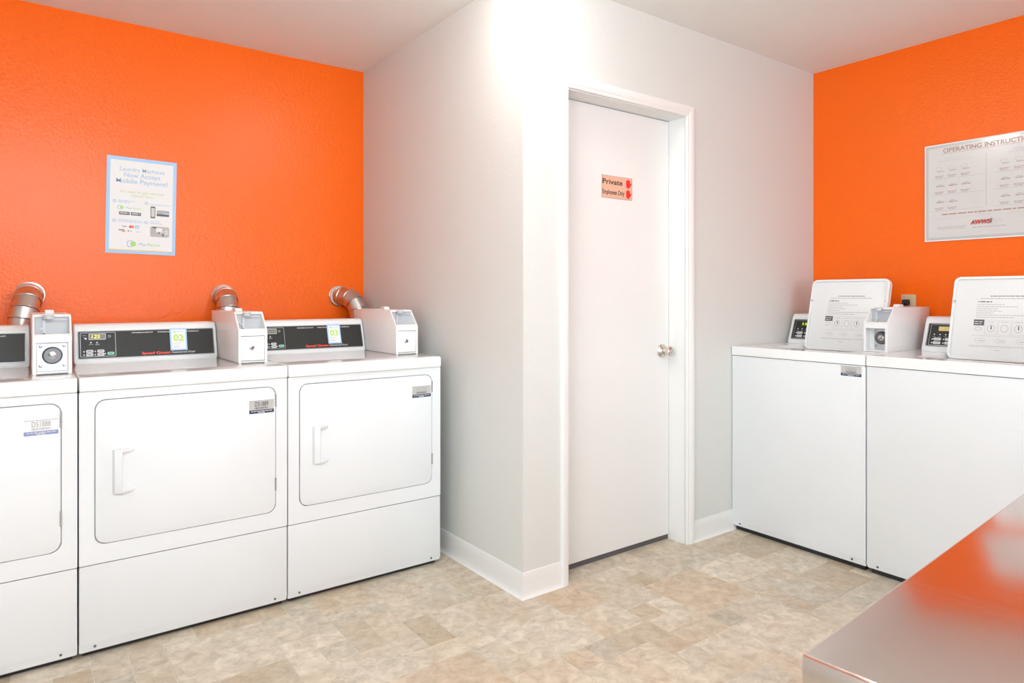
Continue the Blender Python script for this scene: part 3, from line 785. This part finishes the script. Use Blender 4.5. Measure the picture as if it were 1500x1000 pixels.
    for k in range(3):
        for q in range(2):
            b0 = px0 + 0.030 + k * 0.048; c0 = v0 + (v1 - v0) * (.26 - .16 * q)
            MB().prism(rrect(b0, c0, b0 + 0.032, c0 + 0.013, 0.005, 3), 0.0008, 0.0042, 'xy', M=Mx).build('button', BTNW if k < 2 else BTNG, co)
            pr.poly('indicator', WHITEL, [(b0 - 0.010, c0 + 0.0065), (b0 - 0.004, c0 + 0.002), (b0 - 0.004, c0 + 0.011)])
            pr.rect('button_print', PGREY, b0 + 0.007, c0 + 0.005, b0 + 0.024, c0 + 0.008, 8)
    pr.done()
    coin_box(root, bx0, bx0 + 0.108, 0.222, 0.655, ZW, ZW + 0.204, 'deep')
    if with_tag: asset_tag(root, (0.569, 0.0, 0.846), (1, 0, 0), (0, 0, 1), 0.091, 0.044, None, 1)
    return root
washer(2.1195, 'white top-load washer standing in the corner, its open lid beside a coin box', True, '150', DISPD)
washer(1.4385, 'white top-load washer with raised lid, cut off by the right picture edge', False, None, AMBERW)

# ------------------------------------------------------------------ exhaust ducts
def duct(label, wallp, pipe, foot):
    """wallp: point on the wall, pipe: top of the down pipe, foot: low end of the down pipe"""
    w = Vector(wallp); p = Vector(pipe); f = Vector(foot)
    root = empty('exhaust_duct', (f.x, f.y, TH), 0, label, 'duct', 'metal exhaust ducts behind the dryers')
    off = -Vector((f.x, f.y, TH))
    r = 0.050
    # five-piece elbow from the wall to the down pipe
    d_out = Vector((p.x - w.x, p.y - w.y, 0)).normalized(); d_dn = (f - p).normalized()
    Rb = (Vector((p.x, p.y, 0)) - Vector((w.x, w.y, 0))).length - 0.028
    c0 = w + d_out * 0.028
    pts = [c0 + off]
    n = 4
    for i in range(1, n + 1):
        t = R(90) * i / n
        pts.append(c0 + d_out * (Rb * math.sin(t)) + d_dn * (Rb * (1 - math.cos(t))) + off)
    MB().lathe([(0, 0.053), (0, 0.057), (0.003, 0.057), (0.004, 0.055), (0.018, 0.055), (0.018, 0.0505)], w + off + Vector((0, -0.0005, 0)), (0, -1, 0), 28).build('wall_collar', STEEL, root)
    MB().sweep([w + off + Vector((0, -0.0005, 0)), pts[0], pts[0] + d_out * 0.001], 0.0505, 28).build('stub', STEEL, root)
    el = MB()
    for i in range(n):
        a, b = pts[i], pts[i + 1]; d = (b - a).normalized()
        MBp = MB().sweep([a - d * 0.004, b + d * 0.004], r + (0.0015 if i % 2 else 0.0), 28, False)
        el.add(MBp.v, MBp.f)
    elo = el.build('elbow', STEEL, root)
    for i in range(n + 1):
        t = (pts[min(i + 1, n)] - pts[max(i - 1, 0)]).normalized()
        MB().sweep([pts[i] - t * 0.004, pts[i] - t * 0.0015, pts[i] + t * 0.0015, pts[i] + t * 0.004], [r + .0012, r + 0.004, r + 0.004, r + .0012], 28, True).build('seam_ring', STEEL, elo)
    s = pts[-1]
    e = f + off
    end = Vector((0, 0, 0)) + Vector((f.x, f.y, 0.16)) + off
    MB().sweep([s - d_dn * 0.004, e, end + Vector((0, 0, 0.06)), end + Vector((0, -0.04, 0.0)), Vector((end.x, YD + 0.6905 - f.y, end.z))], r - 0.002, 28).build('down_pipe', STEEL, root)
    MB().sweep([s + d_dn * 0.030, s + d_dn * 0.032, s + d_dn * 0.040, s + d_dn * 0.042], [r - .001, r + .002, r + .002, r - .001], 28).build('seam_ring', STEEL, root)
    return root
duct('tilted metal exhaust duct at the far left, behind the lock-plate coin box', (0.040, Y1, 1.205), (0.034, Y1 - 0.135, 1.205), (-0.004, Y1 - 0.140, 1.00))
duct('metal exhaust duct rising behind the coin box of dryer 02', (0.846, Y1, 1.200), (0.838, Y1 - 0.135, 1.200), (0.836, Y1 - 0.135, 1.00))
duct('metal exhaust duct nearest the grey wall, behind dryer 03', (1.462, Y1, 1.200), (1.530, Y1 - 0.135, 1.200), (1.528, Y1 - 0.135, 1.00))

# ------------------------------------------------------------------ poster on the left wall
def left_poster():
    W, Hh = 0.296, 0.456
    root = empty('wall_poster', (0.477, Y1 - 0.001, 1.628 - Hh / 2), 0, 'white poster with pale blue border about mobile payment on the orange wall', 'poster')
    ang = R(-1.0); u = Vector((math.cos(ang), 0, math.sin(ang))); v = Vector((-math.sin(ang), 0, math.cos(ang)))
    o = Vector((0, 0, Hh / 2)) - u * W / 2 - v * Hh / 2
    M = Matrix.Translation(o) @ Matrix(((u.x, 0, v.x, 0), (0, 1, 0, 0), (u.z, 0, v.z, 0), (0, 0, 0, 1)))
    MB().box(0, W, -0.003, 0, 0, Hh, M=M).build('backing_sheet', PBLUE, root)
    p = Print(o, u, v, root, 0.003)
    X = lambda f: f * W
    Z = lambda f: (1 - f) * Hh
    p.rect('printed_sheet', PAPER, X(.05), Z(.965), X(.95), Z(.035), 1)
    p.rect('yellow_line', YELL, X(.05), Z(.968), X(.95), Z(.958), 2)
    p.text('headline', TBLUE, 'Laundry Machines', X(.5), Z(.143), .0185, X(.64), bold=0.008, lay=2)
    p.text('headline', TBLUE, 'Now Accept', X(.5), Z(.205), .0215, X(.52), bold=0.012, lay=2)
    p.text('headline', TBLUE, 'Mobile Payment!', X(.5), Z(.268), .0215, X(.74), bold=0.012, lay=2)
    p.text('subheading', TGREEN, "It's easy to get started.", X(.51), Z(.368), .0125, X(.63), bold=0.010, lay=2)
    p.text('subheading', TGREEN, "Here's how.", X(.51), Z(.408), .0125, X(.32), bold=0.010, lay=2)
    rr = random.Random(2)
    for cx, cz in ((.115, .462), (.565, .462), (.115, .665), (.565, .665)):
        p.ring('step_mark', TBLUE, ell(X(cx), Z(cz), .0075), ell(X(cx), Z(cz), .0036), 2)
    for x0, x1, z in ((.165, .40, .458), (.165, .34, .474), (.62, .90, .474), (.165, .51, .658), (.165, .52, .674), (.62, .76, .654), (.62, .79, .674)):
        p.words('caption', TBLUE, X(x0), X(x1), Z(z), .0032, rr, 2)
    def logo(cx, cz, k):
        p.ring('logo_ring', TBLUE, [(X(cx) - .55 * k + a, Z(cz) + b) for a, b in rrect(-k, -k * 1.05, k * .9, k * 1.05, k * .6)], [(X(cx) - .55 * k + a, Z(cz) + b) for a, b in rrect(-k * .72, -k * .80, k * .62, k * .80, k * .45)], 2)
        p.poly('logo_dot', LGREEN, ell(X(cx) + .25 * k, Z(cz), k * .82), 3)
    logo(.21, .525, .0098); p.text('logo_lettering', TBLUE, 'Pay', X(.275), Z(.534), .0082, X(.085), 'l', .01, .2, 2); p.text('logo_lettering', LIME2, 'Range', X(.362), Z(.534), .0082, X(.125), 'l', .01, .2, 2)
    for a, b in ((.18, .33), (.345, .49)):
        p.poly('badge', PDARK, rrect(X(a), Z(.600), X(b), Z(.568), .002, 2), 2)
        p.words('badge_print', PLGREY, X(a) + .004, X(b) - .004, Z(.588), .005, rr, 3)
    p.poly('picture', PDARK, rrect(X(.625), Z(.614), X(.695), Z(.49), .004, 3), 2); p.rect('picture', PLGREY, X(.635), Z(.60), X(.685), Z(.505), 3); p.rect('picture', YELL, X(.645), Z(.595), X(.675), Z(.585), 4)
    p.poly('picture', PGREY, rrect(X(.715), Z(.588), X(.90), Z(.525), .004, 3), 2); p.poly('picture', PDARK, rrect(X(.715), Z(.588), X(.90), Z(.565), .003, 3), 3); p.rect('picture', PBLUE, X(.82), Z(.566), X(.89), Z(.553), 4)
    p.words('card_mark', PGREY, X(.225), X(.29), Z(.727), .006, rr, 2)
    p.poly('card_mark', HANDR, ell(X(.345), Z(.72), .0065), 2); p.poly('card_mark', PORANGE, ell(X(.37), Z(.72), .0065), 3)
    p.rect('card_mark', TBLUE, X(.405), Z(.737), X(.465), Z(.703), 2); p.rect('card_mark', PAPER, X(.42), Z(.727), X(.45), Z(.718), 3)
    p.words('card_mark', PDARK, X(.18), X(.27), Z(.763), .0045, rr, 2); p.words('card_mark', PORANGE, X(.22), X(.275), Z(.778), .005, rr, 2)
    p.poly('card_mark', PDARK, ell(X(.315), Z(.765), .003), 2); p.words('card_mark', PLGREY, X(.33), X(.37), Z(.77), .005, rr, 2); p.words('card_mark', PLGREY, X(.42), X(.48), Z(.775), .004, rr, 2)
    p.poly('photo_print', PHOTO, rrect(X(.625), Z(.81), X(.905), Z(.70), .007, 4), 2)
    for a, b, c, d, m in ((.66, .72, .72, .705, PDARK), (.78, .755, .83, .745, PLGREY), (.74, .775, .765, .755, PDARK), (.80, .80, .825, .775, PDARK), (.71, .76, .80, .715, PAPER), (.66, .80, .675, .73, PGREY), (.84, .78, .885, .73, PLGREY)):
        p.rect('photo_print', m, X(a), Z(b), X(c), Z(d), 3)
    logo(.375, .897, .0150); p.text('logo_lettering', TBLUE, 'Pay', X(.465), Z(.910), .0125, X(.115), 'l', .02, .2, 2); p.text('logo_lettering', LIME2, 'Range', X(.587), Z(.910), .0125, X(.185), 'l', .02, .2, 2)
    p.done()
LIME2 = mat('print_soft_green', (0.52, 0.70, 0.28), 0.5)
left_poster()

# ------------------------------------------------------------------ notice board on the right wall
def right_poster():
    W, Hh = 0.566, 0.486
    root = empty('instruction_poster', (XR - 0.0005, 1.521 - W / 2, 1.475), R(-90), 'large laminated instruction poster on the right orange wall above the washers', 'poster')
    # local: x to the right along the wall, y into the wall
    MB().box(-W / 2, W / 2, -0.006, 0, 0, Hh, 0.0015, 1).build('laminate', POSTF, root)
    p = Print((-W / 2, 0, 0), (1, 0, 0), (0, 0, 1), root, 0.006)
    X = lambda f: f * W
    Z = lambda f: (1 - f) * Hh
    rr = random.Random(17)
    p.ring('white_edge', PAPER, rect(0, 0, W, Hh), rect(.006, .006, W - .006, Hh - .006), 1)
    p.rect('printed_sheet', POSTW, X(.032), Z(.962), X(.968), Z(.038), 1)
    p.text('title', PBROWN, 'OPERATING INSTRUCTIONS', X(.5), Z(.095), .0225, X(.70), bold=0.02, lay=2)
    p.rect('rule', PBROWN, X(.135), Z(.108), X(.865), Z(.105), 2)
    for s in (0, 1):
        x0 = .52 * s
        p.words('column_heading', PLGREY, X(.155 + x0), X(.335 + x0), Z(.168), .011, rr, 2)
        p.rect('rule', PGREY, X(.115 + x0), Z(.182), X(.38 + x0), Z(.180), 2)
        for k in range(4):
            xa = .075 + .1005 * k + x0 * .94
            for q in range(3):
                za, zb = .20 + .165 * q, .355 + .165 * q
                if s == 0 and k == 3: continue
                if s == 0 and k == 2 and q == 2: continue
                p.ring('diagram_frame', PLGREY, rect(X(xa), Z(zb), X(xa + .095), Z(za)), rect(X(xa) + .0008, Z(zb) + .0008, X(xa + .095) - .0008, Z(za) - .0008), 2)
                if q == 0:
                    p.ring('diagram', PGREY, ell(X(xa + .04), Z(za + .055), .014, .009), ell(X(xa + .04), Z(za + .055), .0128, .0078), 2)
                    p.rect('diagram', PBROWN, X(xa + .025), Z(za + .085), X(xa + .08), Z(za + .080), 3)
                    p.ring('diagram', PLGREY, rect(X(xa + .02), Z(za + .125), X(xa + .055), Z(za + .09)), rect(X(xa + .022), Z(za + .123), X(xa + .053), Z(za + .092)), 2)
                else:
                    p.words('diagram', PBROWN, X(xa + .02), X(xa + .085), Z(za + .075), .004, rr, 3)
                    p.words('diagram', PGREY, X(xa + .03), X(xa + .07), Z(za + .060), .003, rr, 3)
                p.words('caption', PBROWN, X(xa + .01), X(xa + .08), Z(zb - .022), .0028, rr, 3)
                p.words('caption', PBROWN, X(xa + .015), X(xa + .07), Z(zb - .008), .0028, rr, 3)
        for q in range(3): p.rect('rule', PGREY, X(.05 + x0 * .94), Z(.36 + .165 * q), X(.46 + x0 * .94), Z(.358 + .165 * q), 2)
    p.rect('rule', PGREY, X(.475), Z(.68), X(.478), Z(.16), 2)
    p.words('warning_line', PBROWN, X(.14), X(.90), Z(.735), .0060, rr, 2)
    p.words('service_line', PLGREY, X(.05), X(.95), Z(.772), .0065, rr, 2)
    p.text('logo_lettering', PRED, 'AWWS', X(.435), Z(.850), .0210, X(.155), bold=0.05, shear=0.3, lay=3)
    p.text('logo_shadow', PGREY, 'AWWS', X(.447), Z(.848), .0210, X(.155), bold=0.05, shear=0.3, lay=2)
    p.poly('logo_block', PLGREY, rrect(X(.51), Z(.853), X(.60), Z(.805), .003, 2), 2)
    p.words('address', PGREY, X(.10), X(.33), Z(.862), .0030, rr, 2); p.words('address', PGREY, X(.11), X(.32), Z(.880), .0030, rr, 2)
    p.words('address', PGREY, X(.38), X(.62), Z(.885), .0035, rr, 2); p.words('address', PLGREY, X(.68), X(.90), Z(.862), .0045, rr, 2)
    p.words('footer', PLGREY, X(.06), X(.95), Z(.928), .0025, rr, 2); p.words('footer', PLGREY, X(.06), X(.95), Z(.945), .0025, rr, 2)
    p.done()
right_poster()

# ------------------------------------------------------------------ sign on the door
def door_sign():
    x0, x1, z0, z1 = 2.133, 2.330, 1.648, 1.752
    y = YC + 0.098
    W, Hh = x1 - x0, z1 - z0
    root = empty('door_sign', (x0, y - 0.0004, z0), 0, 'small copper coloured sign reading Private Employees Only on the white door', 'sign')
    MB().box(0, W, -0.002, 0, 0, Hh).build('plate', SIGNE, root)
    p = Print((0, 0, 0), (1, 0, 0), (0, 0, 1), root, 0.002)
    p.rect('plate_face', COPPER, .002, .003, W - .003, Hh - .003, 1)
    p.text('lettering', BLACKL, 'Private', .004, .064, .0235, .128, 'l', .015, 0, 2)
    p.text('lettering', BLACKL, 'Employees Only', .004, .018, .0215, .140, 'l', .015, 0, 2)
    for k, cz in enumerate((.074, .026)):
        cx = .169; p.uid = k + 1
        p.poly('hand_mark', HANDR, ell(cx, cz - .006, .0135, .0140), 2)
        for dx, ln in ((-.0098, .015), (-.0035, .019), (.0030, .019), (.0090, .015)):
            p.poly('hand_mark', HANDR, rrect(cx + dx - .0033, cz - .004, cx + dx + .0033, cz + .002 + ln, .0032, 3), 2.2 + abs(dx) * 10)
        a = R(-42); c, s = math.cos(a), math.sin(a)
        p.poly('hand_mark', HANDR, [(cx + .009 + q[0] * c - q[1] * s, cz - .008 + q[0] * s + q[1] * c) for q in rrect(-.0036, -.002, .0036, .018, .0034, 3)], 2.6)
    p.done()
door_sign()

# ------------------------------------------------------------------ wall outlet with plug
def outlet():
    root = empty('wall_outlet', (XR - 0.0005, 1.600, 1.092), R(-90), 'beige wall outlet with black plug above the coin box on the right wall', 'outlet')
    MB().prism(rrect(-0.036, 0, 0.036, 0.116, 0.006, 3), -0.006, 0, 'xz', bev=0.002, caps=(1, 0)).build('cover_plate', BEIGE, root)
    for z in (0.036, 0.080):
        MB().prism(rrect(-0.017, z - 0.014, 0.017, z + 0.014, 0.010, 4), -0.008, -0.005, 'xz').build('socket', BEIGE, root)
    pg = MB().prism(rrect(-0.022, 0.060, 0.010, 0.090, 0.008, 4), -0.034, -0.007, 'xz', bev=0.004).build('plug', BLACKR, root)
    MB().sweep([(-0.006, -0.030, 0.074), (-0.016, -0.040, 0.066), (-0.024, -0.042, 0.050), (-0.028, -0.036, 0.02), (-0.030, -0.020, -0.05), (-0.030, -0.012, -0.16)], 0.006, 10).build('cord', BLACKR, pg)
outlet()

# ------------------------------------------------------------------ stainless table at the lower right
def table():
    z = 0.78; ang = R(4.4)
    root = empty('folding_table', (0.737, 0.432, TH), ang, 'brushed stainless steel table in the near right corner of the picture', 'table')
    L_, D_ = 1.65, 0.72; zt = z - TH
    prof = [(0.0, zt - 0.042), (0.0, zt - 0.004), (0.0015, zt - 0.0012), (0.005, zt)]
    vs = []; fs = []
    rings = [(0.0, zt - 0.042), (0.0, zt - 0.003), (0.0009, zt - 0.0009), (0.003, zt)]
    for o, h in rings:
        vs += [(o, -o, h), (L_ - o, -o, h), (L_ - o, -D_ + o, h), (o, -D_ + o, h)]
    for k in range(3):
        fs += [(k * 4 + i, k * 4 + (i + 1) % 4, k * 4 + 4 + (i + 1) % 4, k * 4 + 4 + i) for i in range(4)]
    fs.append((12, 13, 14, 15))
    # underside
    vs += [(0.0015, -0.0015, zt - 0.042), (L_ - .0015, -0.0015, zt - 0.042), (L_ - .0015, -D_ + .0015, zt - 0.042), (0.0015, -D_ + .0015, zt - 0.042)]
    vs += [(0.0015, -0.0015, zt - 0.004), (L_ - .0015, -0.0015, zt - 0.004), (L_ - .0015, -D_ + .0015, zt - 0.004), (0.0015, -D_ + .0015, zt - 0.004)]
    fs += [(i, (i + 1) % 4, 16 + (i + 1) % 4, 16 + i) for i in range(4)] + [(16 + i, 16 + (i + 1) % 4, 20 + (i + 1) % 4, 20 + i) for i in range(4)] + [(20, 21, 22, 23)]
    MB().add(vs, fs).build('table_top', TABLE, root, smooth=50)
    for x in (0.06, L_ - 0.06):
        for y in (-0.06, -D_ + 0.06):
            MB().cyl((x, y, 0.0), (x, y, zt - 0.005), 0.020, 18).build('leg', TABLES, root)
    MB().box(0.03, L_ - 0.03, -D_ + 0.03, -0.03, 0.22, 0.245, 0.004, 1).build('lower_shelf', TABLES, root)
table()

# ------------------------------------------------------------------ dome lamp and two added fill lamps (above the frame)
LM1 = lamp_mat('lamp_dome_glow', LAMP_CORNER)
LM2 = lamp_mat('fill_tube_glow', FILL_LONG)
def dome_lamp(x, y, label):
    root = empty('dome_lamp', (x, y, H - 0.115), 0, label, 'ceiling lamp')
    MB().lathe([(0.085, 0), (0.085, 0.135), (0.10, 0.145), (0.1145, 0.145), (0.1145, 0)], (0, 0, 0), (0, 0, 1), 32).build('pan', TRIM, root)
    MB().lathe([(0.0, 0.0), (0.004, 0.05), (0.020, 0.090), (0.045, 0.115), (0.084, 0.130), (0.084, 0)], (0, 0, 0), (0, 0, 1), 32).build('diffuser', LM1, root)
def fill_tube_lamp(x, y, rz, label):  # unseen lamp, added to brighten the washer side
    root = empty('fill_tube_lamp', (x, y, H - 0.085), rz, label, 'ceiling lamp')
    MB().box(-0.62, 0.62, -0.16, 0.16, 0.055, 0.0845, 0.004, 1).build('housing', TRIM, root)
    MB().prism([(-0.14, 0.055), (-0.13, 0.02), (-0.10, 0.0), (0.10, 0.0), (0.13, 0.02), (0.14, 0.055)], -0.61, 0.61, 'yz').build('diffuser', LM2, root)
LM3 = lamp_mat('fill_hanging_glow', FILL_HANG, (0.89, 0.96, 1.0))
def fill_hanging_lamp(x, y, rz, label):  # unseen lamp, added to brighten the dryers and the left ceiling
    root = empty('fill_hanging_lamp', (x, y, 2.02), rz, label, 'ceiling lamp')
    MB().box(-0.62, 0.62, -0.012, 0.012, 0.089, 0.115, 0.004, 1).build('housing', TRIM, root)
    MB().sweep([(-0.61, 0, 0.045), (0.61, 0, 0.045)], 0.042, 20).build('tube', LM3, root)
    for q in (-0.5, 0.5): MB().cyl((q, 0, 0.11), (q, 0, H - 2.0205), 0.004, 8).build('suspension_rod', TRIM, root)
dome_lamp(1.43, 1.93, 'round white ceiling lamp above the outer wall corner')
fill_hanging_lamp(0.05, 0.60, 0, 'long added fill lamp hanging in front of the dryers above the picture')
fill_tube_lamp(1.9, 0.1, R(90), 'long fill lamp added on the ceiling over the steel table')
